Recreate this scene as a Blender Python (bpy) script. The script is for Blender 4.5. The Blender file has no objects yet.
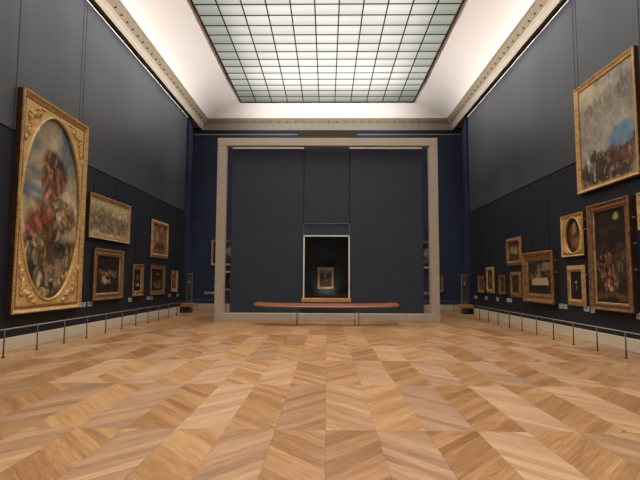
import bpy, bmesh, math, random
from mathutils import Vector, Matrix
random.seed(7)
PI = math.pi
scene = bpy.context.scene
COL = scene.collection

# ------------------------------------------------------------------ colour
def lin(r, g, b):
    def c(v):
        v /= 255.0
        return v / 12.92 if v <= 0.04045 else ((v + 0.055) / 1.055) ** 2.4
    return (c(r), c(g), c(b), 1.0)

# ------------------------------------------------------------------ nodes
class NT:
    def __init__(self, name):
        self.m = bpy.data.materials.new(name)
        self.m.use_nodes = True
        self.t = self.m.node_tree
        self.t.nodes.clear()
        self.out = self.t.nodes.new('ShaderNodeOutputMaterial')
    def n(self, typ, **kw):
        nd = self.t.nodes.new(typ)
        for k, v in kw.items():
            setattr(nd, k, v)
        return nd
    def put(self, sock, v):
        if isinstance(v, bpy.types.NodeSocket):
            self.t.links.new(v, sock)
        else:
            sock.default_value = v
    def math(self, op, a, b=0.0, c=0.0):
        nd = self.n('ShaderNodeMath', operation=op)
        self.put(nd.inputs[0], a); self.put(nd.inputs[1], b); self.put(nd.inputs[2], c)
        return nd.outputs[0]
    def mix(self, fac, a, b, blend='MIX'):
        nd = self.n('ShaderNodeMix', data_type='RGBA', blend_type=blend)
        self.put(nd.inputs['Factor'], fac)
        self.put(nd.inputs[6], a); self.put(nd.inputs[7], b)
        return nd.outputs[2]
    def ramp(self, fac, stops, interp='LINEAR'):
        nd = self.n('ShaderNodeValToRGB')
        cr = nd.color_ramp
        cr.interpolation = interp
        while len(cr.elements) < len(stops):
            cr.elements.new(0.5)
        for e, (p, c) in zip(cr.elements, stops):
            e.position = p; e.color = c
        self.put(nd.inputs[0], fac)
        return nd.outputs[0]
    def noise(self, vec, scale, detail=4, rough=.55, dist=0.0, w=None):
        nd = self.n('ShaderNodeTexNoise')
        if w is not None:
            nd.noise_dimensions = '4D'; self.put(nd.inputs['W'], w)
        if vec is not None: self.put(nd.inputs['Vector'], vec)
        self.put(nd.inputs['Scale'], scale); self.put(nd.inputs['Detail'], detail)
        self.put(nd.inputs['Roughness'], rough); self.put(nd.inputs['Distortion'], dist)
        return nd.outputs[0]
    def xyz(self, vec):
        nd = self.n('ShaderNodeSeparateXYZ'); self.put(nd.inputs[0], vec)
        return nd.outputs
    def vec(self, x, y, z):
        nd = self.n('ShaderNodeCombineXYZ')
        self.put(nd.inputs[0], x); self.put(nd.inputs[1], y); self.put(nd.inputs[2], z)
        return nd.outputs[0]
    def coord(self, which):
        return self.n('ShaderNodeTexCoord').outputs[which]
    def principled(self, color, rough=.5, metal=0.0, spec=.5, bump=None, bstr=.2, bdist=.01, **kw):
        p = self.n('ShaderNodeBsdfPrincipled')
        self.put(p.inputs['Base Color'], color); self.put(p.inputs['Roughness'], rough)
        self.put(p.inputs['Metallic'], metal); self.put(p.inputs['Specular IOR Level'], spec)
        for k, v in kw.items():
            self.put(p.inputs[k], v)
        if bump is not None:
            b = self.n('ShaderNodeBump')
            b.inputs['Strength'].default_value = bstr; b.inputs['Distance'].default_value = bdist
            self.t.links.new(bump, b.inputs['Height']); self.t.links.new(b.outputs[0], p.inputs['Normal'])
        self.t.links.new(p.outputs[0], self.out.inputs[0])
        return p

def paint(name, rgb, rough=.6, var=.12, scale=3.0, spec=.4, metal=0, bump=.0, stretch=(1, 1, 1)):
    m = NT(name)
    v = m.coord('Object')
    mp = m.n('ShaderNodeMapping'); mp.inputs['Scale'].default_value = stretch
    m.put(mp.inputs[0], v)
    f = m.noise(mp.outputs[0], scale, 5)
    c = lin(*rgb)
    lo = tuple(x * (1 - var) for x in c[:3]) + (1,); hi = tuple(min(1, x * (1 + var)) for x in c[:3]) + (1,)
    col = m.ramp(f, [(.3, lo), (.7, hi)])
    m.principled(col, rough, metal, spec, bump=m.noise(mp.outputs[0], scale * 12, 3) if bump else None, bstr=bump)
    return m.m

M = {}
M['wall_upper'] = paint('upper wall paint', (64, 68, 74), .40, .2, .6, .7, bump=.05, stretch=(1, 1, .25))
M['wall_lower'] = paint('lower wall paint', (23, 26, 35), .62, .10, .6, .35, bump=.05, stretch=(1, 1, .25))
M['wall_back'] = paint('back wall paint', (47, 56, 78), .62, .10, .6, .35, bump=.05)
M['display'] = paint('display wall paint', (44, 51, 63), .6, .10, .7, .4, bump=.05, stretch=(.3, 1, 1))
M['niche'] = paint('niche paint', (34, 34, 35), .8, .1, 1, .2)
M['dark_gap'] = paint('joint black', (14, 14, 16), .9, .0, 1, .1)
M['stone'] = paint('portal stone', (176, 165, 147), .7, .06, 6, .3, bump=.05)
M['base'] = paint('skirting paint', (196, 184, 160), .6, .04, 2, .4)
M['cornice'] = paint('cornice plaster', (154, 145, 130), .8, .04, 3, .2)
M['cornice_dark'] = paint('cornice soffit plaster', (150, 138, 118), .85, .06, 4, .2)
M['cove'] = paint('cove plaster', (238, 232, 226), .9, .02, .5, .1)
M['white'] = paint('white trim', (225, 222, 214), .5, .02, 3, .4)
M['brown_beam'] = paint('brown lintel', (58, 46, 34), .7, .08, 3, .3)
M['steel'] = paint('brushed steel', (140, 136, 128), .4, .05, 30, .5, metal=.3)
M['bronze'] = paint('dark bronze', (80, 74, 66), .45, .05, 30, .5, metal=.6)
M['bar'] = paint('skylight bar', (20, 20, 17), .6, .05, 5, .3)
M['bar_edge'] = paint('skylight frame', (52, 42, 32), .6, .05, 5, .3)
M['dark_metal'] = paint('dark metal', (45, 42, 40), .5, .1, 8, .4)
M['wire'] = paint('picture wire', (26, 27, 32), .6, .0, 8, .3)
M['card'] = paint('label card', (160, 165, 166), .6, .03, 40, .3)
M['totem'] = paint('grey steel panel', (112, 106, 98), .5, .15, 9, .4)

def wood(name, a, b, rough=.4, axis=0):
    m = NT(name)
    mp = m.n('ShaderNodeMapping')
    s = [14, 14, 14]; s[axis] = 1.2
    mp.inputs['Scale'].default_value = s
    m.put(mp.inputs[0], m.coord('Object'))
    f = m.noise(mp.outputs[0], 1.6, 6, .6, .8)
    col = m.ramp(f, [(.3, lin(*a)), (.7, lin(*b))])
    m.principled(col, rough, 0, .5)
    return m.m
M['oak'] = wood('polished oak', (112, 68, 44), (150, 96, 64), .38)
M['bench_wood'] = wood('bench oak', (160, 108, 68), (196, 142, 94), .4)
M['ledge'] = wood('ledge oak', (170, 118, 76), (204, 152, 104), .4)

def gold(name, a, b, rough=.42, metal=.35, scale=9):
    m = NT(name)
    v = m.coord('Object')
    f = m.noise(v, scale, 6, .65)
    col = m.ramp(f, [(.32, lin(*a)), (.68, lin(*b))])
    m.principled(col, rough, metal, .5, bump=m.noise(v, scale * 5, 4), bstr=.35, bdist=.012)
    return m.m
M['gold_bright'] = gold('bright gilding', (172, 132, 78), (228, 190, 128), .42, .25)
M['gold_panel'] = gold('pale gilt panel', (180, 142, 86), (220, 184, 124), .5, .2)
M['gold_dark'] = gold('worn gilding', (96, 66, 36), (166, 124, 72))
M['gold_brown'] = gold('brown gilding', (98, 70, 46), (170, 130, 90), .42, .25)
M['gold_tan'] = gold('tan gilding', (132, 104, 68), (196, 162, 114), .42, .25)
M['gold_old'] = gold('old dull gilding', (92, 74, 46), (160, 128, 80))
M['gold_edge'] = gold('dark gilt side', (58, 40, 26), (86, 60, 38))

# ---- painted pictures: generic abstract brushwork
def art(name, base, blobs=(), scale=4.0, warp=.10, seed=0.0, aspect=1.0, mottle=.5, rough=.5, cuts=(.25, .75), crowd=()):
    """base: colour stops bottom to top of the tone ramp; blobs: (cx, cz, rx, rz, rgb, strength, softness)"""
    m = NT(name)
    g = m.xyz(m.coord('Generated'))
    u = g[0]; w = g[2]
    p = m.vec(m.math('MULTIPLY', u, aspect), seed, w)
    n1 = m.noise(p, scale, 7, .62, 1.2, seed)
    k = len(base)
    stops = [(cuts[0] + (cuts[1] - cuts[0]) * i / (k - 1), lin(*c)) for i, c in enumerate(base)]
    col = m.ramp(n1, stops)
    for (cz, cx_, rx_, rz_, vs_, st_, stops_) in crowd:
        nz = m.n('ShaderNodeTexNoise'); m.put(nz.inputs['Vector'], p); m.put(nz.inputs['Scale'], vs_ * .9); m.put(nz.inputs['Detail'], 3)
        q = m.n('ShaderNodeVectorMath', operation='MULTIPLY_ADD')
        m.put(q.inputs[0], nz.outputs['Color']); q.inputs[1].default_value = (1.1 / vs_ * 1.6, 0, 1.6 / vs_ * 1.6); m.put(q.inputs[2], p)
        mp = m.n('ShaderNodeMapping'); mp.inputs['Scale'].default_value = (1.3, 1, .8); mp.inputs['Rotation'].default_value = (0, .35, 0); m.put(mp.inputs[0], q.outputs[0])
        vo = m.n('ShaderNodeTexVoronoi'); vo.feature = 'F1'; m.put(vo.inputs['Vector'], mp.outputs[0]); m.put(vo.inputs['Scale'], vs_)
        cell = m.xyz(vo.outputs['Color'])[0]
        k2 = len(stops_)
        cc = m.ramp(cell, [(i / k2, lin(*c)) for i, c in enumerate(stops_)], 'CONSTANT')
        sh = m.ramp(vo.outputs['Distance'], [(.15, (1.6,) * 3 + (1,)), (.75, (.34,) * 3 + (1,))])
        cc = m.mix(1.0, cc, sh, 'MULTIPLY')
        vo2 = m.n('ShaderNodeTexVoronoi'); m.put(vo2.inputs['Vector'], mp.outputs[0]); m.put(vo2.inputs['Scale'], vs_ * 2.4)
        c2 = m.ramp(m.xyz(vo2.outputs['Color'])[1], [((i + .5) / k2, lin(*c)) for i, c in enumerate(stops_)], 'CONSTANT')
        cc = m.mix(.5, cc, c2)
        sh2 = m.ramp(vo2.outputs['Distance'], [(.1, (1.5,) * 3 + (1,)), (.7, (.45,) * 3 + (1,))])
        cc = m.mix(1.0, cc, sh2, 'MULTIPLY')
        a = m.math('DIVIDE', m.math('SUBTRACT', u, cx_), rx_); b = m.math('DIVIDE', m.math('SUBTRACT', w, cz), rz_)
        dd = m.math('ADD', m.math('ADD', m.math('MULTIPLY', a, a), m.math('MULTIPLY', b, b)), m.math('MULTIPLY', m.math('SUBTRACT', m.noise(p, scale * 2.5, 4, .6, .5, seed + 5), .5), 3.0))
        fr_ = m.n('ShaderNodeMapRange'); m.put(fr_.inputs[0], dd); m.put(fr_.inputs[1], 1.25); m.put(fr_.inputs[2], .75); m.put(fr_.inputs[3], 0.0); m.put(fr_.inputs[4], st_)
        col = m.mix(fr_.outputs[0], col, cc)
    wx = m.math('MULTIPLY', m.math('SUBTRACT', m.noise(p, scale * 1.6, 5, .6, .5, seed + 3), .5), warp * 4)
    wz = m.math('MULTIPLY', m.math('SUBTRACT', m.noise(p, scale * 1.6, 5, .6, .5, seed + 9), .5), warp * 4)
    uu = m.math('ADD', u, wx); ww = m.math('ADD', w, wz)
    for i, (cx, cz, rx, rz, rgb, st, so) in enumerate(blobs):
        a = m.math('DIVIDE', m.math('SUBTRACT', uu, cx), rx)
        b = m.math('DIVIDE', m.math('SUBTRACT', ww, cz), rz)
        if so < .35:      # squarer patch
            a = m.math('MULTIPLY', a, a); b = m.math('MULTIPLY', b, b)
            a = m.math('MULTIPLY', a, a); b = m.math('MULTIPLY', b, b)
        d = m.math('ADD', m.math('MULTIPLY', a, a), m.math('MULTIPLY', b, b))
        f = m.n('ShaderNodeMapRange'); f.interpolation_type = 'SMOOTHSTEP'
        m.put(f.inputs[0], d); m.put(f.inputs[1], 1 + so); m.put(f.inputs[2], max(0.0, 1 - so))
        m.put(f.inputs[3], 0.0); m.put(f.inputs[4], st)
        col = m.mix(f.outputs[0], col, lin(*rgb))
    fine = m.noise(p, scale * 4.5, 5, .6, 1.0, seed + 20)
    mult = m.ramp(fine, [(.3, (1 - mottle,) * 3 + (1,)), (.68, (1 + .35 * mottle,) * 3 + (1,))])
    col = m.mix(1.0, col, mult, 'MULTIPLY')
    m.principled(col, rough, 0, .3)
    return m.m

# ---- oak floor: square-ended lengths of slanting boards, the slant turning over from one length to the next
def floor_mat():
    m = NT('oak chevron parquet')
    x, y, z = m.xyz(m.coord('Object'))
    W, L = .519, 2.13
    cx = m.math('DIVIDE', m.math('ADD', x, .01), W)
    cy = m.math('DIVIDE', m.math('SUBTRACT', y, 5.1 - 5 * L), L)
    i = m.math('FLOOR', cx); j = m.math('FLOOR', cy)
    fx = m.math('SUBTRACT', cx, i); fy = m.math('SUBTRACT', cy, j)
    par = m.math('MODULO', m.math('ADD', m.math('ADD', i, j), 200.0), 2.0)
    s = m.math('SUBTRACT', m.math('MULTIPLY', par, 2.0), 1.0)          # -1 / +1
    T = 1.12
    lx = m.math('MULTIPLY', m.math('SUBTRACT', fx, .5), W)
    q = m.math('ADD', m.math('MULTIPLY', fy, L), m.math('MULTIPLY', m.math('MULTIPLY', s, T), lx))
    PW = .172
    pq = m.math('DIVIDE', q, PW)
    pid = m.math('FLOOR', pq); pf = m.math('SUBTRACT', pq, pid)
    wn = m.n('ShaderNodeTexWhiteNoise', noise_dimensions='4D')
    m.put(wn.inputs['Vector'], m.vec(i, j, pid)); m.put(wn.inputs['W'], 1.7)
    wm = m.n('ShaderNodeTexWhiteNoise', noise_dimensions='4D')
    m.put(wm.inputs['Vector'], m.vec(i, j, 4.0)); m.put(wm.inputs['W'], 5.1)
    # grain along the board
    k = 1.0 / math.sqrt(1 + T * T)
    along = m.math('MULTIPLY', m.math('SUBTRACT', lx, m.math('MULTIPLY', m.math('MULTIPLY', s, T), m.math('MULTIPLY', fy, L))), k)
    across = m.math('MULTIPLY', q, k)
    gv = m.vec(m.math('MULTIPLY', along, 2.2), m.math('MULTIPLY', across, 26.0), m.math('MULTIPLY', wn.outputs[0], 50.0))
    g1 = m.noise(gv, 1.0, 6, .62, .6)
    gv2 = m.vec(m.math('MULTIPLY', along, 4.0), m.math('MULTIPLY', across, 70.0), m.math('MULTIPLY', wn.outputs[0], 80.0))
    g2 = m.noise(gv2, 1.0, 3, .5, .2)
    tone = m.math('ADD', m.math('MULTIPLY', wn.outputs[0], .24),
                  m.math('ADD', m.math('MULTIPLY', g1, .62), m.math('ADD', m.math('MULTIPLY', g2, .42), m.math('MULTIPLY', wm.outputs[0], .22))))
    col = m.ramp(tone, [(.44, lin(120, 81, 48)), (.72, lin(160, 117, 77)), (.97, lin(190, 147, 103))])
    def edge(f, w):
        a = m.math('MINIMUM', f, m.math('SUBTRACT', 1.0, f))
        return m.math('LESS_THAN', a, w)
    gap = m.math('MAXIMUM', edge(pf, .012), m.math('MAXIMUM', edge(fx, .006), edge(fy, .0016)))
    col = m.mix(m.math('MULTIPLY', gap, .38), col, lin(84, 52, 28))
    # polished fibres: the sheen is stretched across the grain of each board
    tan = m.vec(m.math('MULTIPLY', m.math('MULTIPLY', s, T), k), k, 0.0)
    rough = m.math('ADD', .33, m.math('MULTIPLY', g1, .10))
    p = m.principled(col, rough, 0, .5, bump=m.math('SUBTRACT', m.math('MULTIPLY', g2, .3), gap), bstr=.12, bdist=.002)
    p.inputs['Anisotropic'].default_value = .9
    m.put(p.inputs['Tangent'], tan)
    return m.m
M['floor'] = floor_mat()

# ---- luminous skylight panes (lamps and sky behind frosted glass)
def pane_mat():
    m = NT('frosted luminous glass')
    x, y, z = m.xyz(m.coord('Object'))
    ax = m.math('ABSOLUTE', x)
    side = m.ramp(m.math('DIVIDE', ax, 4.4), [(.0, (1, 1, 1, 1)), (.45, (.96,) * 3 + (1,)), (.70, (.74,) * 3 + (1,)), (.84, (.50,) * 3 + (1,)), (1, (.42,) * 3 + (1,))])
    # rows of tubes crossing behind the glass
    tube = m.math('SINE', m.math('MULTIPLY', y, 2 * PI / .651))
    tube = m.math('ADD', .96, m.math('MULTIPLY', tube, .07))
    far = m.ramp(m.math('DIVIDE', m.math('SUBTRACT', 23.5, y), 14.0),
                 [(0, (.36,) * 3 + (1,)), (.07, (.50,) * 3 + (1,)), (.15, (.95,) * 3 + (1,)), (.24, (1.05,) * 3 + (1,)), (.36, (.84,) * 3 + (1,)), (.7, (.78,) * 3 + (1,)), (1, (.74,) * 3 + (1,))])
    cell = m.n('ShaderNodeTexWhiteNoise', noise_dimensions='3D')
    m.put(cell.inputs['Vector'], m.vec(m.math('FLOOR', m.math('DIVIDE', m.math('ADD', x, 4.36), .7927)), m.math('FLOOR', m.math('DIVIDE', m.math('SUBTRACT', y, 23.5), .651)), 0.0))
    jit = m.math('ADD', .93, m.math('MULTIPLY', cell.outputs[0], .12))
    soft = m.math('ADD', .86, m.math('MULTIPLY', m.noise(m.coord('Object'), .35, 2), .28))
    st = m.math('MULTIPLY', m.math('MULTIPLY', side, far), m.math('MULTIPLY', m.math('MULTIPLY', tube, jit), soft))
    col = m.ramp(st, [(.25, (.87, .90, .75, 1)), (.55, (1.0, .97, .845, 1)), (.95, (1, .97, .90, 1))])
    e = m.n('ShaderNodeEmission')
    m.put(e.inputs[0], col)
    m.put(e.inputs[1], m.math('MULTIPLY', st, PANE))
    d = m.n('ShaderNodeBsdfGlossy'); d.inputs['Roughness'].default_value = .4; d.inputs['Color'].default_value = (.04, .04, .04, 1)
    a = m.n('ShaderNodeAddShader')
    m.t.links.new(e.outputs[0], a.inputs[0]); m.t.links.new(d.outputs[0], a.inputs[1])
    m.t.links.new(a.outputs[0], m.out.inputs[0])
    return m.m
PANE = 1.18
WASH = 1120
M['pane'] = pane_mat()

def glass_mat():
    m = NT('clear case glass')
    t = m.n('ShaderNodeBsdfTransparent'); t.inputs[0].default_value = (.93, .95, .94, 1)
    g = m.n('ShaderNodeBsdfGlossy'); g.inputs['Roughness'].default_value = .02
    lw = m.n('ShaderNodeFresnel'); lw.inputs[0].default_value = 1.45
    mx = m.n('ShaderNodeMixShader')
    m.t.links.new(lw.outputs[0], mx.inputs[0]); m.t.links.new(t.outputs[0], mx.inputs[1]); m.t.links.new(g.outputs[0], mx.inputs[2])
    m.t.links.new(mx.outputs[0], m.out.inputs[0])
    return m.m
M['glass'] = glass_mat()

# ------------------------------------------------------------------ mesh helpers
class MB:
    def __init__(self):
        self.v = []; self.f = []; self.sm = []; self.second = set()
    def add(self, vs, fs, smooth=False):
        o = len(self.v)
        self.v += [tuple(p) for p in vs]
        for f in fs:
            self.f.append(tuple(i + o for i in f)); self.sm.append(smooth)
        return self
    def box(self, x0, x1, y0, y1, z0, z1):
        vs = [(x0, y0, z0), (x1, y0, z0), (x1, y1, z0), (x0, y1, z0), (x0, y0, z1), (x1, y0, z1), (x1, y1, z1), (x0, y1, z1)]
        return self.add(vs, [(0, 3, 2, 1), (4, 5, 6, 7), (0, 1, 5, 4), (1, 2, 6, 5), (2, 3, 7, 6), (3, 0, 4, 7)])
    def bbox(self, x0, x1, y0, y1, z0, z1, b=.006):
        """box with chamfered edges"""
        b = min(b, (x1 - x0) / 3, (y1 - y0) / 3, (z1 - z0) / 3)
        bm = bmesh.new()
        bmesh.ops.create_cube(bm, size=1)
        for v in bm.verts:
            v.co = Vector(((x0 + x1) / 2 + v.co.x * (x1 - x0), (y0 + y1) / 2 + v.co.y * (y1 - y0), (z0 + z1) / 2 + v.co.z * (z1 - z0)))
        bmesh.ops.bevel(bm, geom=list(bm.edges), offset=b, segments=1, affect='EDGES')
        bm.verts.index_update()
        self.add([v.co[:] for v in bm.verts], [[v.index for v in f.verts] for f in bm.faces])
        bm.free()
        return self
    def tube(self, pts, r, n=10, cap=True):
        rings = []
        P = [Vector(p) for p in pts]
        for i, p in enumerate(P):
            d = (P[min(i + 1, len(P) - 1)] - P[max(i - 1, 0)]).normalized()
            a = Vector((0, 0, 1)) if abs(d.z) < .9 else Vector((1, 0, 0))
            s = d.cross(a).normalized(); t = s.cross(d)
            rr = r[i] if isinstance(r, (list, tuple)) else r
            rings.append([p + s * math.cos(2 * PI * k / n) * rr + t * math.sin(2 * PI * k / n) * rr for k in range(n)])
        vs = [q for g in rings for q in g]
        fs = []
        for i in range(len(P) - 1):
            for k in range(n):
                a = i * n + k; b = i * n + (k + 1) % n
                fs.append((a, b, b + n, a + n))
        o = len(self.v)
        self.add(vs, fs, True)
        if cap:
            self.f.append(tuple(o + k for k in reversed(range(n)))); self.sm.append(False)
            self.f.append(tuple(o + (len(P) - 1) * n + k for k in range(n))); self.sm.append(False)
        return self
    def sweep(self, rings, closed_profile=True, closed_path=True, side=None):
        if side is not None:
            for i in range(len(rings)): self.second.add(len(self.f) + i * len(rings[0]))
        n = len(rings[0]); m = len(rings)
        vs = [p for r in rings for p in r]
        fs = []
        for i in range(m if closed_path else m - 1):
            for k in range(n if closed_profile else n - 1):
                a = i * n + k; b = i * n + (k + 1) % n
                c = ((i + 1) % m) * n + (k + 1) % n; d = ((i + 1) % m) * n + k
                fs.append((a, d, c, b))
        return self.add(vs, fs)
    def blob(self, c, rx, ry, rz, n=6, m=4, rot=0.0):
        """small ellipsoid; rot turns it about the local y axis"""
        vs = []; fs = []
        cr, sr = math.cos(rot), math.sin(rot)
        for i in range(m + 1):
            th = PI * i / m
            for k in range(n):
                ph = 2 * PI * k / n
                x = rx * math.sin(th) * math.cos(ph); y = ry * math.sin(th) * math.sin(ph); z = rz * math.cos(th)
                vs.append((c[0] + x * cr + z * sr, c[1] + y, c[2] - x * sr + z * cr))
        for i in range(m):
            for k in range(n):
                fs.append((i * n + k, (i + 1) * n + k, (i + 1) * n + (k + 1) % n, i * n + (k + 1) % n))
        return self.add(vs, fs, True)
    def build(self, name, mat, parent=None, fix=True, mat2=None):
        me = bpy.data.meshes.new(name)
        me.from_pydata(self.v, [], self.f)
        me.polygons.foreach_set('use_smooth', self.sm)
        me.polygons.foreach_set('material_index', [1 if (mat2 and i in self.second) else 0 for i in range(len(self.f))])
        if fix:
            bm = bmesh.new(); bm.from_mesh(me)
            bmesh.ops.remove_doubles(bm, verts=bm.verts, dist=1e-5)
            bmesh.ops.recalc_face_normals(bm, faces=bm.faces)
            bm.to_mesh(me); bm.free()
        me.materials.append(mat)
        if mat2: me.materials.append(mat2)
        o = bpy.data.objects.new(name, me)
        COL.objects.link(o)
        if parent is not None:
            o.parent = parent
        return o

def empty(name, loc=(0, 0, 0), rz=0.0):
    o = bpy.data.objects.new(name, None)
    o.location = loc; o.rotation_euler = (0, 0, rz); o.empty_display_size = .1
    COL.objects.link(o)
    return o
def tag(o, label, cat, group=None):
    o['label'] = label; o['category'] = cat
    if group: o['group'] = group
    return o
def struct(o):
    o['kind'] = 'structure'
    return o

# ------------------------------------------------------------------ measures
XL, XR = -6.78, 6.72
YB, YF = 24.85, -7.0
YC = 22.55                 # where the side cladding stops
SEAM = 4.73
TOP = 9.31
XC = -.03                  # middle of the room

# ------------------------------------------------------------------ setting
struct(MB().box(-9, 9, YF - .6, YB + .6, -.2, 0).build('floor', M['floor']))

def side_wall(name, sx, face, joints):
    """sx=-1 left, +1 right; face = x of the cladding's face"""
    w = MB()
    a, b = face + sx * .08, face + sx * .35
    w.box(min(a, b), max(a, b), YF - .5, YC + .02, 0, 10.2)
    # splayed return past the end of the cladding
    x0 = face - sx * .06; x1 = face + sx * .34
    sp = MB()
    sp.add([(x0, YC + .22, 0), (x1, YB, 0), (x1 + sx * .5, YB, 0), (x0 + sx * .5, YC + .22, 0),
           (x0, YC + .22, 9.6), (x1, YB, 9.6), (x1 + sx * .5, YB, 9.6), (x0 + sx * .5, YC + .22, 9.6)],
          [(0, 3, 2, 1), (4, 5, 6, 7), (0, 1, 5, 4), (1, 2, 6, 5), (2, 3, 7, 6), (3, 0, 4, 7)])
    a, b = face + sx * .25, face + sx * .5
    w.box(min(a, b), max(a, b), YC + .02, YC + .23, 0, 10.2)
    wall = struct(w.build(name, M['dark_gap']))
    sp.build('splayed_panel', M['wall_back'], wall)
    back = MB()
    a, b = face + sx * .065, face + sx * .08
    back.box(min(a, b), max(a, b), YF, YC, 0, TOP + .16).build('joint_backing', M['dark_gap'], wall)
    a, b = sorted((face, face + sx * .065))
    ys = [YF] + joints + [YC]
    g = .013
    for k in range(len(ys) - 1):
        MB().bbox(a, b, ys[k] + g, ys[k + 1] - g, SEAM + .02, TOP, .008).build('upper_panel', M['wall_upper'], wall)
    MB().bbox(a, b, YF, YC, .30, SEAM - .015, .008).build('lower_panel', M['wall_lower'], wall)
    return wall
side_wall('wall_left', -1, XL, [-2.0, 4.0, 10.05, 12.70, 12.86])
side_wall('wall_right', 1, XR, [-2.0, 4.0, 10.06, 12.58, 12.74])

w = MB(); w.box(-8.2, 8.2, YB + .02, YB + .4, 0, 10.2)
wb = struct(w.build('wall_back', M['dark_gap']))
MB().box(-7.3, 7.3, YB, YB + .02, 0, 4.66).build('lower_panel', M['wall_back'], wb)
MB().box(-7.3, 7.3, YB, YB + .02, 4.68, 9.5).build('upper_panel', M['wall_back'], wb)
wf = struct(MB().box(-8, 8, YF - .4, YF, 0, 10.2).build('wall_front', M['wall_upper']))

# skirtings
def skirting(name, x0, x1, y0, y1):
    struct(MB().bbox(x0, x1, y0, y1, 0.001, .285, .008).build(name, M['base']))
skirting('baseboard_left', XL - .02, XL + .03, YF, YC)
skirting('baseboard_right', XR - .03, XR + .02, YF, YC)
skirting('baseboard_back', -7.15, 7.1, YB - .04, YB)
skirting('baseboard_front', XL, XR, YF, YF + .04)

# cornice swept round the room; d = distance in from the wall face, z = height
def loop(d, z):
    return [(XL + d, YF + d, z), (XR - d, YF + d, z), (XR - d, YB - d, z), (XL + d, YB - d, z)]
def ring_sweep(prof, name, mat, parent=None):
    rings = [loop(d, z) for d, z in prof]
    m = MB()
    # one ring per profile point; transpose to sweep round the room
    m.sweep([[rings[k][c] for k in range(len(prof))] for c in range(4)], closed_profile=False)
    return m.build(name, mat, parent)
cor = ring_sweep([(-.55, 9.56), (.17, 9.56), (.185, 9.38), (.20, 9.36), (.215, 9.36), (.22, 9.42), (.23, 9.43), (.23, 9.62), (.25, 9.64), (.27, 9.69), (.29, 9.70)], 'trim_1', M['cornice'])
struct(cor)
ring_sweep([(.29, 9.70), (.50, 9.82), (.50, 9.835), (.545, 9.84), (.545, 9.90), (.50, 9.90), (.42, 9.86)], 'soffit', M['cornice_dark'], cor)
# pale bead under the cornice on the side walls and in two lengths on the back wall
for nm, b in (('trim_2', (XL, XL + .03, YF, YC, TOP + .010, TOP + .045)), ('trim_3', (XR - .03, XR, YF, YC, TOP + .010, TOP + .045)),
              ('trim_4', (-7.1, -1.52, YB - .05, YB, 9.16, 9.21)), ('trim_5', (1.55, 7.05, YB - .05, YB, 9.16, 9.21))):
    struct(MB().box(*b).build(nm, M['white'] if nm < 'trim_4' else M['cornice']))
struct(MB().bbox(-1.52, 1.55, YB - .22, YB, 8.95, 9.30, .01).build('trim_6', M['brown_beam']))
# small round studs along the soffit
st = MB()
def stud(x, y):
    st.blob((x, y, 9.735), .042, .042, .035, 6, 3)
yy = YB - .7
while yy > YF + .8:
    stud(XL + .36, yy); stud(XR - .36, yy); yy -= .431
xx = XL + .8
while xx < XR - .7:
    stud(xx, YB - .36); xx += .431
st.build('stud', M['dark_metal'], cor)

# cove: concave plaster vault from the cornice up to the skylight
SK = dict(x0=-4.39, x1=4.33, y0=YF + 1.25, y1=23.5, z=10.43)
prof = []
inner = (SK['x0'], SK['x1'], SK['y0'], SK['y1'])
cv = MB(); rows = []
NS = 14
for k in range(NS + 1):
    a = (PI / 2) * k / NS
    t = 1 - math.cos(a); h = math.sin(a)
    t = .55 * t + .45 * (k / NS); h = .55 * h + .45 * (k / NS)
    z = 9.85 + (SK['z'] - 9.85) * h
    o = (XL + .42, XR - .42, YF + .42, YB - .42)
    x0 = o[0] + (inner[0] - o[0]) * t; x1 = o[1] + (inner[1] - o[1]) * t
    y0 = o[2] + (inner[2] - o[2]) * t; y1 = o[3] + (inner[3] - o[3]) * t
    rows.append([(x0, y0, z), (x1, y0, z), (x1, y1, z), (x0, y1, z)])
cv.sweep([[rows[k][c] for k in range(NS + 1)] for c in range(4)], closed_profile=False)
struct(cv.build('ceiling', M['cove']))

# skylight
CW = (SK['x1'] - SK['x0']) / 11
RW = .651
wn = MB()
e = .05
zz = SK['z']
wn.box(SK['x0'] - .02, SK['x0'] + e, SK['y0'], SK['y1'], zz - .025, zz + .06)
wn.box(SK['x1'] - e, SK['x1'] + .02, SK['y0'], SK['y1'], zz - .025, zz + .06)
wn.box(SK['x0'], SK['x1'], SK['y0'] - .02, SK['y0'] + e, zz - .025, zz + .06)
wn.box(SK['x0'], SK['x1'], SK['y1'] - e, SK['y1'] + .02, zz - .025, zz + .06)
win = struct(wn.build('window_1', M['bar_edge']))
bars = MB()
for k in range(1, 11):
    x = SK['x0'] + CW * k
    bars.box(x - .021, x + .021, SK['y0'] + .04, SK['y1'] - .04, zz - .0, zz + .05)
y = SK['y1'] - .73
while y > SK['y0'] + .2:
    bars.box(SK['x0'] + .04, SK['x1'] - .04, y - .021, y + .021, zz + .012, zz + .05)
    y -= .72 if y > 22.5 else RW
bars.build('glazing_bars', M['bar'], win)
MB().box(SK['x0'] + .02, SK['x1'] - .02, SK['y0'] + .02, SK['y1'] - .02, zz + .03, zz + .05).build('panes', M['pane'], win)

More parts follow.
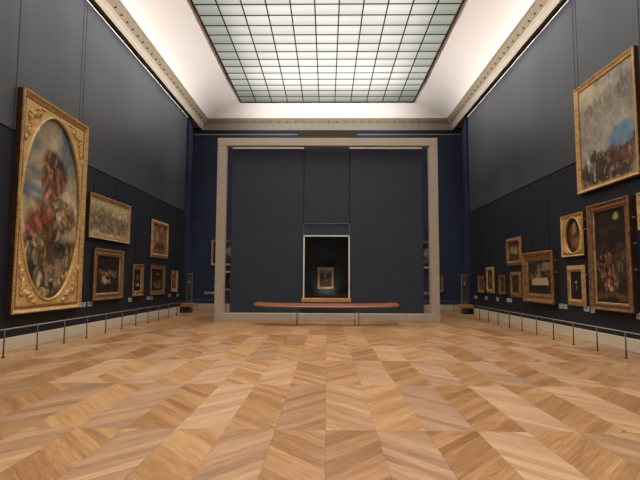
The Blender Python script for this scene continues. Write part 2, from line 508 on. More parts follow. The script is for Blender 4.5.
# ------------------------------------------------------------------ picture frames
def rect_ring(w, h, ins, y):
    return [(-w / 2 + ins, y, ins), (w / 2 - ins, y, ins), (w / 2 - ins, y, h - ins), (-w / 2 + ins, y, h - ins)]
def frame_sweep(w, h, prof, m=None):
    m = m or MB()
    rings = [rect_ring(w, h, i, -d) for i, d in prof]
    m.sweep([[rings[k][c] for k in range(len(prof))] for c in range(4)], side=0)
    return m
def beads(m, w, h, ins, d, r, step):
    def run(a, b):
        L = (Vector(b) - Vector(a)).length; n = max(2, int(L / step))
        for k in range(n + 1):
            p = Vector(a).lerp(Vector(b), k / n)
            m.blob((p.x, -d, p.z), r, r * .8, r, 5, 3)
    c = rect_ring(w, h, ins, 0)
    for k in range(4):
        run(c[k], c[(k + 1) % 4])
    return m
def acanthus(m, cx, cz, sx, sz, s, d, zf=1.35):
    """scrolling leaf relief filling a corner; sx, sz = directions to the middle"""
    for (ox, oz, R, turn) in ((.30, .34, .15, 1), (.62, .22, .11, -1), (.22, .66, .11, 1)):
        pts = []; rad = []
        for k in range(15):
            t = k / 14; a = turn * t * 2.6 * PI + .8
            r = R * s * (1 - .8 * t)
            pts.append((cx + sx * (ox * s + r * math.cos(a)), -d - .012, cz + sz * zf * (oz * s + r * math.sin(a)))); rad.append(.040 * s * (1 - .4 * t))
        m.tube(pts, rad, 6)
    for k in range(9):
        t = k / 8
        ang = (t * .5 * PI)
        L = (.34 + .50 * abs(2 * t - 1) ** 1.4) * s
        px = cx + sx * (.10 * s + math.cos(ang) * L * .9); pz = cz + sz * zf * (.10 * s + math.sin(ang) * L * .9)
        m.blob((px, -d - .006, pz), .05 * s, .045, .12 * s, 6, 4, rot=math.atan2(sx * math.cos(ang), sz * math.sin(ang)))
    return m

def oval_parts(root, w, h, ins, d, cx, cz, rx, rz, mat, tube_r, canvas_mat, orn, ornmat, n=64):
    """flat panel with an oval opening, its moulding, corner ornaments and the oval picture"""
    ell = [(cx + rx * math.cos(2 * PI * k / n), cz + rz * math.sin(2 * PI * k / n)) for k in range(n)]
    x0, x1, z0, z1 = -w / 2 + ins, w / 2 - ins, ins, h - ins
    rect = []
    for (ex, ez) in ell:
        dx, dz = ex - cx, ez - cz
        k = 1e9
        if abs(dx) > 1e-9: k = min(k, ((x1 if dx > 0 else x0) - cx) / dx)
        if abs(dz) > 1e-9: k = min(k, ((z1 if dz > 0 else z0) - cz) / dz)
        rect.append([cx + dx * k, cz + dz * k])
    for X, Z in ((x0, z0), (x1, z0), (x1, z1), (x0, z1)):       # snap nearest to each corner
        i = min(range(n), key=lambda q: (rect[q][0] - X) ** 2 + (rect[q][1] - Z) ** 2)
        rect[i] = [X, Z]
    m = MB()
    for k in range(n):
        l = (k + 1) % n
        m.add([(ell[k][0], -d, ell[k][1]), (ell[l][0], -d, ell[l][1]), (rect[l][0], -d, rect[l][1]), (rect[k][0], -d, rect[k][1])], [(0, 1, 2, 3)])
        m.add([(ell[k][0], -d, ell[k][1]), (ell[l][0], -d, ell[l][1]), (ell[l][0], -d + .07, ell[l][1]), (ell[k][0], -d + .07, ell[k][1])], [(0, 1, 2, 3)])
    m.build('spandrel_panel', mat, root)
    t = MB()
    rings = []
    for k in range(n):
        a = 2 * PI * k / n
        c = Vector((cx + rx * math.cos(a), -d, cz + rz * math.sin(a)))
        nrm = Vector((math.cos(a) / rx, 0, math.sin(a) / rz)).normalized()
        rings.append([c + nrm * (tube_r * math.cos(b)) + Vector((0, -tube_r * math.sin(b), 0)) for b in [PI * q / 6 for q in range(7)]])
    t.sweep([[p[:] for p in r] for r in rings], closed_profile=True)
    t.build('oval_moulding', ornmat, root)
    for sx, sz, X, Z in ((1, 1, x0, z0), (-1, 1, x1, z0), (-1, -1, x1, z1), (1, -1, x0, z1)):
        acanthus(MB(), X, Z, sx, sz, orn, d).build('corner_ornament', ornmat, root)
    cm = MB()
    cm.add([(p[0], -d + .05, p[1]) for p in ell] + [(p[0], -d + .065, p[1]) for p in ell],
           [tuple(range(n)), tuple(reversed(range(n, 2 * n)))] + [(k, (k + 1) % n, n + (k + 1) % n, n + k) for k in range(n)])
    cm.build('canvas', canvas_mat, root)

SIDE = {'L': (XL, PI / 2), 'R': (XR, -PI / 2)}
def picture(name, label, cat, side, a0, a1, z0, z1, fmat, canvas, fw, depth=.09, slip=None, bead=None, wires=(), group=None, plane=None, oval=None, brackets=0, style=0):
    """a0..a1 = extent along the wall (y on the side walls, x on the back walls)"""
    w = a1 - a0; h = z1 - z0; mid = (a0 + a1) / 2
    if side in 'LR':
        x, rz = SIDE[side]
        root = empty(name, (x, mid, z0), rz)
    else:
        root = empty(name, (mid, plane, z0), 0)
    fw *= .8
    tag(root, label, cat, group)
    D = depth
    if style == 0:      # deep concave moulding, high outer edge
        prof = [(0, .004), (0, D * .75), (.05 * fw, D * .95), (.16 * fw, D), (.26 * fw, D * .96), (.34 * fw, D * .80), (.55 * fw, D * .58), (.78 * fw, D * .52), (.84 * fw, D * .62), (.92 * fw, D * .62), (fw, D * .45), (fw, .004)]
    elif style == 1:    # reverse moulding, high inner edge
        prof = [(0, .004), (0, D * .45), (.10 * fw, D * .5), (.22 * fw, D * .62), (.55 * fw, D * .86), (.72 * fw, D), (.86 * fw, D * .98), (.92 * fw, D * .8), (fw, D * .5), (fw, .004)]
    else:               # flat cassetta
        prof = [(0, .004), (0, D * .8), (.06 * fw, D), (.22 * fw, D), (.28 * fw, D * .72), (.72 * fw, D * .70), (.78 * fw, D * .88), (.92 * fw, D * .86), (fw, D * .5), (fw, .004)]
    fm = frame_sweep(w, h, prof)
    if bead:
        for ins, r, step in bead:
            beads(fm, w, h, ins * fw, D * .92, r, step)
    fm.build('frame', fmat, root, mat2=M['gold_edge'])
    if oval:
        sl = .30 * fw
        frame_sweep(w, h, [(fw - .012, D * .5), (fw - .012, D * .66), (fw + sl * .4, D * .70), (fw + sl, D * .63), (fw + sl, D * .5)]).build('inner_moulding', M['gold_dark'], root)
        oval_parts(root, w, h, fw - .004, D * .62, -.025 * (w > 2), h / 2, oval[0], oval[1], oval[2], oval[3], canvas, oval[4], oval[5])
    else:
        s = .18 * fw
        if slip:
            frame_sweep(w, h, [(fw - .003, .004), (fw - .003, D * .48), (fw + s * .4, D * .50), (fw + s, D * .36), (fw + s, .004)]).build('inner_moulding', slip, root)
            ci = fw + s - .004
        else:
            ci = fw - .004
        MB().box(-w / 2 + ci, w / 2 - ci, -D * .34, -D * .24, ci, h - ci).build('canvas', canvas, root)
    if wires:
        for q, topz in wires:
            xx = -w / 2 + q * w
            MB().tube([(xx, -.012, h - .02), (xx, -.012, topz - z0)], .006, 6).build('hanging_wire', M['wire'], root)
    for k in range(brackets):
        zz = h * (.8 - .22 * k) if brackets > 1 else h * .75
        MB().bbox(w / 2 - .005, w / 2 + .05, -.05, -.012, zz, zz + .035, .004).build('wall_bracket', M['steel'], root)
    return root

# --- left wall
A = art('swirling pale picture', [(58, 84, 104), (84, 104, 116), (168, 152, 120), (196, 178, 142), (206, 190, 156)],
        [], scale=2.2, warp=.12, seed=2.3, aspect=.57, mottle=.5,
        crowd=[(.66, .52, .20, .16, 9, .95, [(120, 72, 50), (70, 46, 36), (172, 116, 84), (150, 96, 60), (92, 60, 44)]),
               (.46, .70, .26, .10, 9, .95, [(190, 160, 112), (120, 84, 54), (160, 116, 80), (64, 48, 40), (204, 182, 142)]),
               (.38, .34, .22, .14, 7, .95, [(188, 112, 66), (214, 148, 98), (120, 66, 44), (72, 48, 38), (170, 92, 70)]),
               (.20, .5, .55, .17, 10, .95, [(90, 66, 44), (176, 148, 104), (54, 40, 32), (140, 104, 68), (48, 52, 58), (196, 170, 124)])])
picture('oval_painting', 'huge gilt-framed painting with an oval opening and carved leaf corners', 'painting', 'L', 10.10, 12.93, .78, 5.72,
        M['gold_bright'], A, .16, .17, bead=[(.14, .026, .085)], oval=(1.25, 2.21, M['gold_panel'], .035, .80, M['gold_bright']), style=0)
A = art('pale crowded picture', [(100, 82, 58), (150, 128, 92), (192, 168, 124), (216, 196, 152)],
        [(.5, .88, .6, .10, (190, 172, 130), .5, .8)], scale=5, warp=.08, seed=5.1, aspect=2.1, mottle=.45,
        crowd=[(.36, .5, .75, .26, 9, .75, [(60, 54, 46), (150, 134, 100), (96, 86, 66), (178, 162, 124), (74, 66, 54), (124, 110, 84)]), (.66, .2, .3, .2, 9, .5, [(84, 76, 60), (160, 144, 108), (110, 98, 76)])])
picture('landscape_painting', 'wide pale beige crowded painting hung highest beside the huge oval one', 'painting', 'L', 13.34, 16.12, 2.71, 4.0,
        M['gold_tan'], A, .13, .10, bead=[(.16, .02, .075)], wires=((.12, SEAM), (.66, SEAM), (.84, SEAM)), style=0)
A = art('dark gathering picture', [(12, 10, 9), (24, 19, 15), (42, 32, 24), (60, 46, 34)],
        [(.30, .56, .06, .05, (150, 118, 88), .8, .7), (.45, .52, .07, .06, (164, 130, 96), .8, .7), (.62, .56, .06, .06, (150, 120, 92), .8, .7), (.76, .52, .06, .07, (128, 98, 72), .8, .7), (.88, .5, .05, .08, (100, 80, 66), .7, .7),
         (.36, .32, .10, .08, (196, 158, 112), .8, .7), (.52, .30, .10, .05, (170, 128, 86), .8, .7), (.16, .6, .05, .05, (128, 96, 70), .7, .7)], scale=4.5, warp=.10, seed=8.7, aspect=1.2, mottle=.4, crowd=[(.44, .5, .42, .24, 9, .8, [(40, 30, 22), (128, 98, 70), (26, 20, 16), (70, 52, 38), (30, 24, 20)])])
picture('square_painting', 'dark painting of pale specks in a broad gilt frame, right below the wide pale one', 'painting', 'L', 13.71, 15.70, .91, 2.44,
        M['gold_brown'], A, .22, .11, slip=M['gold_tan'], bead=[(.86, .014, .06)], style=2)
A = art('dark narrow picture', [(10, 10, 11), (18, 17, 18), (32, 28, 26)], [(.55, .62, .25, .12, (120, 92, 66), .7, .7), (.6, .28, .3, .06, (170, 160, 140), .8, .7)], scale=3, warp=.1, seed=11.2, aspect=.8)
picture('narrow_painting', 'small narrow near-black painting on the left wall in a gilt frame', 'painting', 'L', 16.55, 17.51, .93, 2.06,
        M['gold_brown'], A, .20, .09, slip=M['gold_tan'], wires=((.3, SEAM),), style=0)
A = art('dark brown picture', [(14, 11, 9), (30, 22, 17), (54, 40, 28)], [(.5, .78, .12, .07, (150, 112, 78), .8, .7), (.35, .3, .18, .10, (128, 84, 60), .7, .7), (.7, .36, .14, .14, (112, 88, 62), .7, .7), (.55, .16, .2, .05, (150, 120, 84), .7, .7)], scale=4, warp=.1, seed=14.9, aspect=1.3, crowd=[(.35, .5, .45, .28, 8, .7, [(30, 22, 17), (110, 78, 54), (50, 36, 26), (24, 18, 14)])])
picture('small_painting', 'small dark brown painting directly below the tall warm brown one on the left wall', 'painting', 'L', 18.23, 19.86, .92, 2.08,
        M['gold_old'], A, .17, .08, slip=M['gold_brown'], style=2)
A = art('warm brown picture', [(40, 24, 16), (92, 54, 34), (148, 98, 62), (188, 146, 104)], [(.3, .6, .14, .2, (190, 142, 98), .6, .7), (.62, .6, .18, .2, (120, 62, 40), .6, .7), (.5, .25, .3, .12, (66, 40, 28), .7, .6)], scale=5, warp=.12, seed=17.3, aspect=1.3, crowd=[(.5, .5, .6, .5, 7, .75, [(90, 54, 36), (184, 142, 100), (60, 38, 26), (142, 94, 60), (196, 160, 118)])])
picture('upright_painting', 'upright warm brown painting hung alone higher on the far left wall', 'painting', 'L', 18.20, 20.17, 2.38, 3.86,
        M['gold_tan'], A, .17, .10, slip=M['gold_bright'], bead=[(.86, .016, .07)], wires=((.2, SEAM), (.8, SEAM)), style=1)
A = art('russet picture', [(60, 26, 16), (112, 56, 36), (150, 92, 58)], [(.5, .6, .25, .18, (170, 112, 72), .6, .7)], scale=4, warp=.1, seed=20.2)
picture('little_painting', 'little russet painting in a gilt frame, farthest along the left wall', 'painting', 'L', 20.70, 21.59, .98, 1.91,
        M['gold_tan'], A, .15, .08, slip=M['gold_bright'], wires=((.5, SEAM),), style=0)

# --- right wall
A = art('cloudy grey picture', [(104, 98, 92), (140, 132, 120), (172, 162, 144), (208, 196, 168)],
        [(.75, .36, .24, .10, (112, 146, 172), .9, .5), (.14, .9, .3, .1, (214, 198, 158), .6, .8)],
        scale=3.0, warp=.07, seed=23.8, aspect=.9, mottle=.3,
        crowd=[(.78, .38, .28, .09, 9, .55, [(150, 140, 124), (116, 110, 106), (178, 166, 146)]), (.80, .85, .16, .12, 12, .55, [(130, 122, 114), (168, 156, 136), (110, 104, 100)]),
               (.10, .30, .45, .20, 10, .95, [(58, 42, 34), (96, 70, 50), (188, 180, 158), (70, 64, 48), (120, 84, 60), (40, 32, 30)]),
               (.20, .76, .26, .22, 11, .95, [(128, 56, 48), (64, 48, 42), (116, 84, 64), (96, 70, 52), (50, 46, 44), (150, 120, 92)])])
picture('altar_painting', 'large upper painting of grey clouds with a blue and red patch below', 'painting', 'R', 10.13, 12.64, 3.81, 6.64,
        M['gold_bright'], A, .15, .12, slip=M['gold_dark'], style=0)
A = art('dark oval picture', [(20, 14, 10), (48, 32, 22), (84, 56, 38)], [(.5, .68, .16, .14, (166, 124, 92), .8, .7), (.55, .32, .2, .16, (140, 96, 66), .7, .7), (.3, .4, .12, .12, (92, 50, 36), .7, .7)], scale=4, warp=.09, seed=26.4, aspect=.8, crowd=[(.5, .5, .34, .34, 7, .85, [(60, 38, 28), (166, 124, 92), (96, 58, 42), (40, 28, 20), (140, 96, 66)])])
picture('oval_portrait', 'painting with a small dark oval opening in a flat gilt rectangular frame', 'painting', 'R', 12.49, 13.66, 2.20, 3.35,
        M['gold_bright'], A, .10, .10, oval=(.42, .49, M['gold_panel'], .022, .22, M['gold_bright']), brackets=2, style=0)
A = art('dark sober picture', [(16, 14, 12), (28, 24, 20), (46, 38, 30)], [(.46, .62, .10, .07, (168, 132, 104), .8, .6), (.5, .40, .07, .10, (110, 98, 84), .7, .7)], scale=3, warp=.06, seed=29.9, aspect=.7)
picture('portrait_painting', 'small dark painting right below the oval-opening one on the right wall', 'painting', 'R', 12.54, 13.49, .88, 1.96,
        M['gold_tan'], A, .18, .09, slip=M['gold_bright'], brackets=1, style=1)
A = art('dark tall picture', [(18, 15, 11), (38, 30, 21), (60, 46, 32)],
        [(.68, .90, .08, .035, (170, 150, 104), .9, .6), (.42, .78, .3, .03, (66, 54, 38), .7, .6), (.5, .07, .6, .03, (90, 70, 46), .8, .5)], scale=4, warp=.05, seed=32.5, aspect=.62, mottle=.4,
        crowd=[(.42, .30, .26, .16, 10, .95, [(150, 96, 62), (186, 138, 98), (44, 32, 24), (96, 62, 44), (30, 24, 18), (170, 120, 84)]),
               (.24, .45, .24, .13, 10, .9, [(178, 124, 84), (36, 28, 20), (110, 74, 52), (28, 22, 16), (150, 104, 70)]),
               (.42, .76, .20, .20, 11, .85, [(96, 84, 70), (40, 34, 28), (120, 74, 54), (62, 60, 52), (30, 26, 22), (104, 58, 44)])])
picture('tall_painting', 'tall dark painting with pale tangled shapes, largest on the lower right wall', 'painting', 'R', 10.52, 12.20, .85, 3.43,
        M['gold_brown'], A, .20, .14, slip=M['gold_tan'], bead=[(.18, .022, .09), (.84, .016, .07)], brackets=3, style=2)
A = art('dark banquet toned picture', [(26, 22, 17), (52, 42, 31), (84, 68, 50)],
        [(.82, .82, .2, .12, (132, 116, 86), .85, .3), (.48, .74, .07, .16, (128, 104, 78), .8, .5), (.52, .37, .36, .105, (176, 158, 122), .95, .2), (.15, .5, .1, .1, (120, 78, 54), .75, .6), (.46, .52, .12, .08, (146, 120, 90), .8, .6), (.5, .14, .5, .10, (36, 28, 22), .8, .4)],
        scale=4.5, warp=.03, seed=35.7, aspect=1.35, crowd=[(.56, .5, .5, .16, 8, .85, [(40, 32, 25), (130, 94, 68), (60, 46, 34), (150, 124, 94), (92, 56, 44), (30, 25, 20)])])
picture('broad_painting', 'broad brown painting with a pale band across it, in a heavy gilt frame', 'painting', 'R', 14.13, 16.31, .85, 2.45,
        M['gold_dark'], A, .30, .16, slip=M['gold_brown'], bead=[(.12, .03, .11)], wires=((.2, SEAM), (.8, SEAM)), brackets=2, style=0)
A = art('pale figures brown picture', [(34, 24, 16), (72, 50, 34), (112, 80, 54)], [(.35, .6, .14, .2, (172, 140, 104), .75, .6), (.65, .56, .12, .22, (180, 150, 114), .75, .6), (.5, .2, .3, .12, (72, 52, 38), .7, .6)], scale=4, warp=.08, seed=38.1, crowd=[(.45, .5, .5, .4, 6, .7, [(70, 48, 34), (168, 136, 102), (48, 32, 22), (112, 80, 56)])])
picture('upper_painting', 'brown painting hung above another, left of the broad banded one', 'painting', 'R', 16.55, 17.92, 2.08, 3.07,
        M['gold_brown'], A, .17, .10, slip=M['gold_tan'], wires=((.25, SEAM), (.75, SEAM)), brackets=1, style=1)
A = art('olive brown picture', [(34, 27, 16), (66, 52, 32), (92, 72, 46)], [(.5, .45, .2, .34, (46, 34, 24), .8, .6), (.5, .68, .1, .08, (150, 112, 80), .75, .6)], scale=3, warp=.06, seed=41.6)
picture('lower_painting', 'olive brown painting below another, just left of the broad banded one', 'painting', 'R', 16.66, 17.66, .95, 1.85,
        M['gold_old'], A, .17, .09, slip=M['gold_brown'], style=1)
A = art('grey brown picture', [(22, 18, 15), (52, 42, 32), (92, 78, 60)], [(.45, .6, .2, .2, (130, 108, 82), .6, .7)], scale=6, warp=.1, seed=44.3)
picture('tiny_painting', 'tiny dark painting with a dull frame, third from the far end of the right wall', 'painting', 'R', 18.12, 18.80, 1.02, 1.75,
        M['gold_old'], A, .11, .07, slip=M['gold_brown'], wires=((.5, SEAM),), style=2)
A = art('brown upright picture', [(34, 22, 14), (78, 50, 32), (116, 80, 52)], [(.5, .55, .2, .3, (140, 94, 64), .6, .7)], scale=4, warp=.1, seed=47.9)
picture('slim_painting', 'slim upright brown painting, second from the far end of the right wall', 'painting', 'R', 19.32, 20.28, 1.03, 2.09,
        M['gold_tan'], A, .16, .09, slip=M['gold_bright'], wires=((.5, SEAM),), style=1)
A = art('red brown picture', [(46, 28, 20), (98, 64, 46), (136, 100, 76)], [(.5, .5, .25, .25, (110, 60, 46), .6, .7)], scale=5, warp=.1, seed=51.3)
picture('far_painting', 'small reddish brown painting, nearest the far end of the right wall', 'painting', 'R', 20.50, 21.36, 1.02, 1.74,
        M['gold_brown'], A, .12, .08, slip=M['gold_tan'], wires=((.5, SEAM),), style=0)
A = art('edge picture', [(30, 22, 16), (70, 50, 34), (110, 80, 54)], [], scale=3, warp=.1, seed=54.2)
picture('cropped_painting', 'painting cut off by the right edge, only its gilt frame showing', 'painting', 'R', 8.3, 10.26, 2.62, 3.42,
        M['gold_bright'], A, .16, .12, slip=M['gold_tan'], style=0)

# --- back wall, glimpsed on either side of the portal
A = art('blue grey picture', [(26, 24, 22), (60, 52, 42), (104, 88, 68)], [(.75, .55, .2, .2, (150, 150, 146), .7, .6), (.5, .3, .3, .15, (110, 74, 48), .6, .6)], scale=4, warp=.1, seed=57.6)
picture('rear_painting', 'painting on the back wall, upper one peeping past both sides of the left post', 'painting', 'B', -6.02, -4.6, 2.25, 3.58, M['gold_tan'], A, .13, .09, slip=M['gold_brown'], plane=YB, style=0)
A = art('dark grey picture', [(14, 13, 12), (32, 28, 24), (72, 62, 50)], [(.7, .5, .12, .3, (150, 130, 104), .6, .6)], scale=4, warp=.1, seed=60.2)
picture('rear_painting', 'painting on the back wall, lower one seen through the gap behind the left post', 'painting', 'B', -5.65, -4.6, .94, 1.965, M['gold_tan'], A, .13, .09, slip=M['gold_brown'], plane=YB, style=1)
A = art('dark blue picture', [(16, 16, 18), (36, 38, 42), (74, 74, 74)], [(.6, .6, .2, .2, (150, 166, 176), .6, .6), (.5, .25, .2, .12, (150, 104, 70), .6, .6)], scale=4, warp=.1, seed=63.7)
picture('rear_painting', 'dark bluish painting on the back wall seen through the gap behind the right post', 'painting', 'B', 4.4, 5.75, 2.13, 3.56, M['gold_tan'], A, .13, .09, slip=M['gold_brown'], plane=YB, style=0)
A = art('brown rear picture', [(40, 26, 18), (84, 56, 38)], [], scale=3, warp=.1, seed=66.4)
picture('rear_painting', 'small brown painting on the back wall, its frame showing right of the right post', 'painting', 'B', 5.22, 5.97, .94, 1.76, M['gold_brown'], A, .12, .09, slip=M['gold_tan'], plane=YB, style=0)

# ------------------------------------------------------------------ wall labels
def card(side, a, z, label, w=.26, plane=None):
    if side in 'LR':
        x, rz = SIDE[side]
        r = empty('wall_label', (x, a, z - .09), rz)
    else:
        r = empty('wall_label', (a, plane, z - .09), 0)
    tag(r, label, 'label', 'white labels beside the paintings')
    MB().bbox(-w / 2, w / 2, -.022, -.001, 0, .13, .004).build('card', M['card'], r)
    t = MB()
    for k in range(4):
        L = w * (.74 - .14 * (k % 2) - .1 * (k == 3))
        t.box(-w * .40, -w * .40 + L, -.0235, -.0215, .105 - k * .025, .113 - k * .025)
    t.build('printed_text', M['wire'], r)
    return r
card('L', 13.33, .845, 'white label right of the huge oval painting, nearer of the pair')
card('L', 13.72, .845, 'white label right of the huge oval painting, farther of the pair')
card('L', 16.52, .85, 'single white label below the narrow near-black painting')
card('L', 18.22, .845, 'white label below the small dark brown painting, nearer of two')
card('L', 18.55, .845, 'white label below the small dark brown painting, farther of two')
card('L', 20.67, .865, 'white label at the near corner of the little russet painting')
card('L', 21.78, .845, 'last white label on the left wall, past the little russet painting')
card('R', 21.88, .81, 'last white label at the far end of the right wall', .4)
card('R', 20.45, .825, 'white label between the slim upright painting and the far reddish one')
card('R', 19.11, .84, 'white label between the tiny painting and the slim upright one')
card('R', 17.75, .84, 'white label below the olive brown painting, nearer of two', .22)
card('R', 18.02, .84, 'white label below the olive brown painting, farther of two', .22)
card('R', 13.72, .845, 'white label between the broad banded painting and the small dark one, nearer of two', .2)
card('R', 13.97, .845, 'white label between the broad banded painting and the small dark one, farther of two', .2)
card('R', 12.60, .85, 'white label at the far lower corner of the tall dark painting, larger one', .24)
card('R', 12.30, .83, 'white label tucked close under the tall dark painting corner', .18)
card('R', 10.50, .82, 'white label at the near lower corner of the tall dark painting', .2)
card('B', -6.22, .86, 'white label on the back wall left of the portal, outer of two', .24, YB)
card('B', -5.94, .86, 'white label on the back wall left of the portal, beside the post', .24, YB)
card('B', 5.02, .90, 'white label on the back wall seen in the right gap, inner of two', .16, YB)
card('B', 5.22, .90, 'white label on the back wall seen in the right gap, beside the post', .16, YB)

# ------------------------------------------------------------------ guard rails
def rail(label, pts, zr, posts):
    r = empty('guard_rail', (posts[0][0], posts[0][1], 0))
    tag(r, label, 'barrier', 'low steel guard rails along the walls')
    ox, oy = posts[0]
    MB().tube([(x - ox, y - oy, zr) for x, y in pts], .013, 8).build('handrail', M['steel'], r)
    for x, y in posts:
        m = MB()
        m.tube([(x - ox, y - oy, .012), (x - ox, y - oy, zr - .008)], .014, 8)
        m.tube([(x - ox, y - oy, .0), (x - ox, y - oy, .012)], .04, 12)
        m.build('post', M['bronze'], r)
yl = [9.44 + 1.086 * k for k in range(-1, 11)]
rail('low steel guard rail running along the left wall', [(-6.32, yl[0]), (-6.32, yl[-1] + .9)], .54, [(-6.32, y) for y in yl])
yr = [9.86 + 1.03 * k for k in range(-1, 10)]
rail('low steel guard rail running along the right wall', [(6.0, yr[0]), (6.0, yr[-1] + 1.3)], .525, [(6.0, y) for y in yr])
YR = 24.2
xs = [-6.72, -6.5, -5.06, -3.6, -2.2, -.75, .7, 2.1, 3.5, 4.9, 6.3, 6.68]
rail('low steel guard rail along the back wall behind the portal', [(x, YR) for x in (-6.72, 6.68)], .51, [(x, YR) for x in xs])

# ------------------------------------------------------------------ portal and display wall
FY, FD = 17.96, .34
por = empty('portal_frame', (0, FY, 0))
tag(por, 'tall pale stone-coloured rectangular portal frame standing around the dark display wall', 'frame')
PX0, PX1, PZ = -4.20, 4.185, 6.94
def bb(x0, x1, y0, y1, z0, z1, b=.008):
    return MB().bbox(x0, x1, y0, y1, z0, z1, b)
bb(PX0, -3.875, 0, FD, .285, 6.64).build('post', M['stone'], por)
bb(3.87, PX1, 0, FD, .285, 6.64).build('post', M['stone'], por)
bb(PX0, PX1, 0, .20, 6.641, PZ).build('lintel', M['stone'], por)
bb(PX0, PX1, 0, FD, .002, .284).build('sill', M['stone'], por)

DY = 18.33
dw = empty('display_wall', (0, DY, 0))
tag(dw, 'dark charcoal freestanding display wall of three panels inside the pale portal', 'display wall')
DZ = 6.61
bb(-3.70, -.915, 0, .9, .0, DZ).build('side_panel', M['display'], dw)
bb(.87, 3.665, 0, .9, .0, DZ).build('side_panel', M['display'], dw)
bb(-3.70, -.915, -.012, .9, DZ + .002, DZ + .062, .004).build('top_cap', M['white'], dw)
bb(.87, 3.665, -.012, .9, DZ + .002, DZ + .062, .004).build('top_cap', M['white'], dw)
CX0, CX1 = -.905, .86
bb(CX0, CX1, .04, .9, 3.70, 6.9).build('centre_panel', M['display'], dw)
bb(CX0, CX1, .02, .9, 3.24, 3.685).build('service_hatch', M['display'], dw)
bb(CX0, CX1, .02, .9, .0, .69).build('lower_panel', M['display'], dw)
ht = MB()
for x in (CX0 - .002, CX1 - .014):
    ht.box(x, x + .016, -.004, .018, 3.24, 3.70)
ht.box(CX0, CX1, -.004, .018, 3.686, 3.70)
ht.build('hatch_trim', M['steel'], dw)
# open niche of the glass case
nm = MB()
nm.box(CX0, CX1, .46, .9, .70, 3.235); nm.box(CX0, CX0 + .03, .06, .46, .70, 3.235); nm.box(CX1 - .03, CX1, .06, .46, .70, 3.235)
nm.box(CX0 + .03, CX1 - .03, .06, .46, .70, .84); nm.box(CX0 + .03, CX1 - .03, .06, .46, 3.20, 3.235)
nm.build('niche', M['niche'], dw)
fr = MB()
for b in ((CX0 - .005, CX0 + .045, .84, 3.235), (CX1 - .045, CX1 + .005, .84, 3.235), (CX0 - .005, CX1 + .005, 3.19, 3.238)):
    fr.box(b[0], b[1], -.03, .018, b[2], b[3])
gc = empty('display_case', (0, DY, .70))
tag(gc, 'white-edged glass case with an oak ledge set in the middle of the dark display wall', 'display case')
for v in range(len(fr.v)):
    fr.v[v] = (fr.v[v][0], fr.v[v][1], fr.v[v][2] - .70)
fr.build('lit_edge_bars', M['white'], gc)  # white paint stands in for the lit edges of the glass
MB().box(CX0 + .045, CX1 - .045, -.015, .0, .15, 2.49).build('glass_pane', M['glass'], gc)
bb(CX0 - .05, CX1 + .05, -.20, .018, .0, .15, .012).build('oak_ledge', M['ledge'], gc)

A = art('small sombre picture', [(22, 16, 12), (40, 30, 20), (58, 46, 30)], [(.5, .52, .42, .36, (30, 20, 15), .7, .8), (.48, .66, .12, .1, (126, 96, 62), .5, .9), (.5, .34, .2, .08, (104, 74, 48), .45, .9), (.5, .9, .5, .14, (96, 92, 68), .55, .7)], scale=3.2, warp=.05, seed=70.4, aspect=.75, mottle=.25)
picture('small_portrait', 'small dark painting in a brown frame, alone inside the glass case', 'painting', 'B', -.375, .265, 1.195, 2.035, M['gold_brown'], A, .10, .07, slip=M['gold_dark'], plane=DY + .458, style=2)

# ------------------------------------------------------------------ curved oak barrier
br = empty('viewing_barrier', (0, 16.35, 0))
tag(br, 'long curved oak viewing barrier on thin metal legs before the display wall', 'barrier')
NB = 48
rings = []
for k in range(NB + 1):
    t = -1 + 2 * k / NB
    x = 2.49 * t - .02
    bow = .34 * abs(t) ** 2.4
    endk = max(0.0, (abs(t) - .93) / .07)
    s = 1 - .42 * endk ** 2
    zc = .0 + .035 * abs(t) ** 6
    y0 = -.14 + bow; dep = .42 * s
    # section: rounded front nosing, top rising to the back
    sec = [(0, .585), (-.03, .60), (-.04, .635), (-.02, .66), (.02, .672), (dep, .735), (dep + .02, .72), (dep + .01, .69), (dep * .5, .62)]
    cz = .66
    rings.append([(x, y0 + a + (1 - s) * .1, cz + (b - cz) * s + zc) for a, b in sec])
m = MB()
m.sweep(rings, closed_profile=True, closed_path=False)
n = len(rings[0])
m.f.append(tuple(range(n))); m.sm.append(False)
m.f.append(tuple(NB * n + q for q in reversed(range(n)))); m.sm.append(False)
m.build('oak_top', M['oak'], br)
for lx, ly in ((-1.01, .03), (.945, .03), (1.08, .06)):
    q = MB(); q.tube([(lx, ly, .012), (lx, ly, .645)], .019, 10); q.tube([(lx, ly, .0), (lx, ly, .012)], .05, 14)
    q.build('leg', M['steel'], br)

# ------------------------------------------------------------------ benches and panels at the far corners
def bench(x0, x1, label):
    b = empty('bench', ((x0 + x1) / 2, 22.3, 0))
    tag(b, label, 'bench', 'short benches in the far corners')
    h = (x1 - x0) / 2
    bb(-h, h, -.22, .20, .27, .43, .012).build('seat', M['bench_wood'], b)
    s = -1 if x0 < 0 else 1
    for c in (-.16, .16):
        bb(s * h * .62 + c - .1, s * h * .62 + c + .1, -.16, .16, 0, .269).build('leg', M['dark_metal'], b) if abs(s * h * .62 + c) + .1 < h else bb(s * h - .1 - .0 * c, s * h + .0, -.16, .16, 0, .269).build('leg', M['dark_metal'], b)
bench(-6.74, -6.08, 'short oak-topped bench in the far left corner')
bench(6.05, 6.68, 'short oak-topped bench in the far right corner')
def totem_mat(seed):
    return art('printed panel %d' % seed, [(40, 38, 36), (86, 80, 74), (126, 118, 108)], [(.5, .7, .25, .05, (190, 186, 178), .8, .6), (.5, .4, .3, .2, (60, 56, 52), .6, .6)], scale=4, warp=.1, seed=seed * 3.3, aspect=.3)
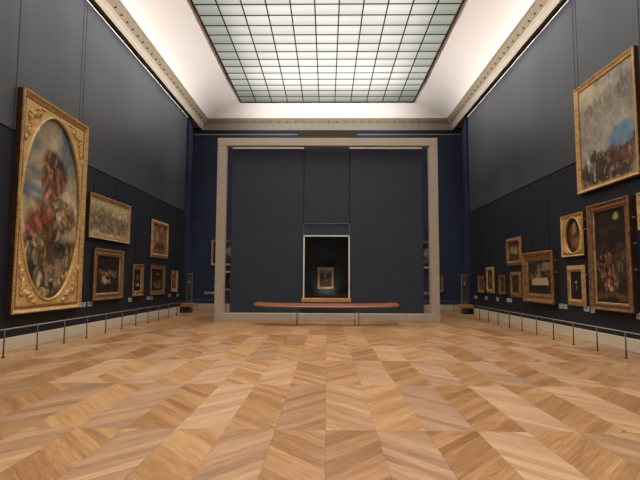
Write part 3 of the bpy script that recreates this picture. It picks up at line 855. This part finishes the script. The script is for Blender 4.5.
def totem(x, label, seed):
    t = empty('information_panel', (x, 22.78, 0))
    tag(t, label, 'sign', 'standing panels in the far corners')
    bb(-.16, .16, -.12, .10, 0, .05).build('foot', M['dark_metal'], t)
    bb(-.135, .135, -.05, .05, .051, 1.82).build('body', M['totem'], t)
    MB().box(-.105, .105, -.053, -.0495, .55, 1.76).build('printed_face', totem_mat(seed), t)
totem(-6.52, 'tall narrow grey panel standing behind the bench in the far left corner', 1)
totem(6.45, 'tall narrow grey panel standing behind the bench in the far right corner', 2)

# ------------------------------------------------------------------ light
def area(name, loc, rot, sx, sy, power, color, spread=180):
    l = bpy.data.lights.new(name, 'AREA'); l.shape = 'RECTANGLE'; l.size = sx; l.size_y = sy
    l.energy = power; l.color = color; l.spread = math.radians(spread)
    o = bpy.data.objects.new(name, l); COL.objects.link(o)
    o.location = loc; o.rotation_euler = rot
    return o
ym = (SK['y0'] + SK['y1']) / 2
area('skylight_lamps', (XC, ym, zz - .09), (0, 0, 0), 8.4, SK['y1'] - SK['y0'] - .4, 1500, (1.0, .96, .92), 120)
# added fill strips under the cornice, no fixture there, each washing the opposite cove
L = YC - YF - 1.0
def aim(d):
    return Vector(d).to_track_quat('-Z', 'Y').to_euler()
def strip(loc, d, sx, sy, power, spread, col=(1, .965, .94)):
    o = area('fill_and_case_strip', loc, (0, 0, 0), sx, sy, power, col, spread)
    o.rotation_mode = 'QUATERNION'
    zc = -Vector(d).normalized()
    xa = Vector((0, 1, 0)) if abs(zc.x) > abs(zc.y) else Vector((1, 0, 0))
    ya_ = zc.cross(xa)
    o.rotation_quaternion = Matrix((xa, ya_, zc)).transposed().to_quaternion()
    return o
yc = (YF + YC) / 2
strip((XL + .12, yc, 9.06), (1, 0, .13), L, .06, WASH, 44)
strip((XR - .12, yc, 9.06), (-1, 0, .13), L, .06, WASH, 44)
strip((0, FY + .2, 7.02), (0, 5.5, 3.2), 8.0, .06, 100, 44)  # added fill on top of the portal to brighten the back cove
# small lamp in the ledge of the glass case
strip((-.03, DY + .10, .88), (0, .36, .74), .5, .03, 6, 120)

w = bpy.data.worlds.new('World'); scene.world = w; w.use_nodes = True
w.node_tree.nodes['Background'].inputs[0].default_value = (.02, .02, .022, 1)
w.node_tree.nodes['Background'].inputs[1].default_value = 1.0

# ------------------------------------------------------------------ camera
f = 480.0
ro = math.radians(.26)
dx0 = 7 * math.cos(ro) + 39.5 * math.sin(ro); dy0 = 39.5 * math.cos(ro) - 7 * math.sin(ro)
th = math.atan(dy0 / f); ya = math.atan(dx0 * math.cos(th) / f)
Fv = Vector((-math.sin(ya) * math.cos(th), math.cos(ya) * math.cos(th), math.sin(th)))
R0 = Vector((math.cos(ya), math.sin(ya), 0)); U0 = R0.cross(Fv)
Rv = R0 * math.cos(ro) + U0 * math.sin(ro); Uv = U0 * math.cos(ro) - R0 * math.sin(ro)
cam = bpy.data.cameras.new('camera'); co = bpy.data.objects.new('camera', cam); COL.objects.link(co)
cam.sensor_fit = 'HORIZONTAL'; cam.sensor_width = 36; cam.lens = f / 640 * 36
mat = Matrix((Rv, Uv, -Fv)).transposed().to_4x4(); mat.translation = (0, 0, 1.55)
co.matrix_world = mat
scene.camera = co
vs = scene.view_settings
vs.view_transform = 'Standard'; vs.look = 'None'; vs.gamma = 1; vs.exposure = 0.0; vs.use_curve_mapping = False
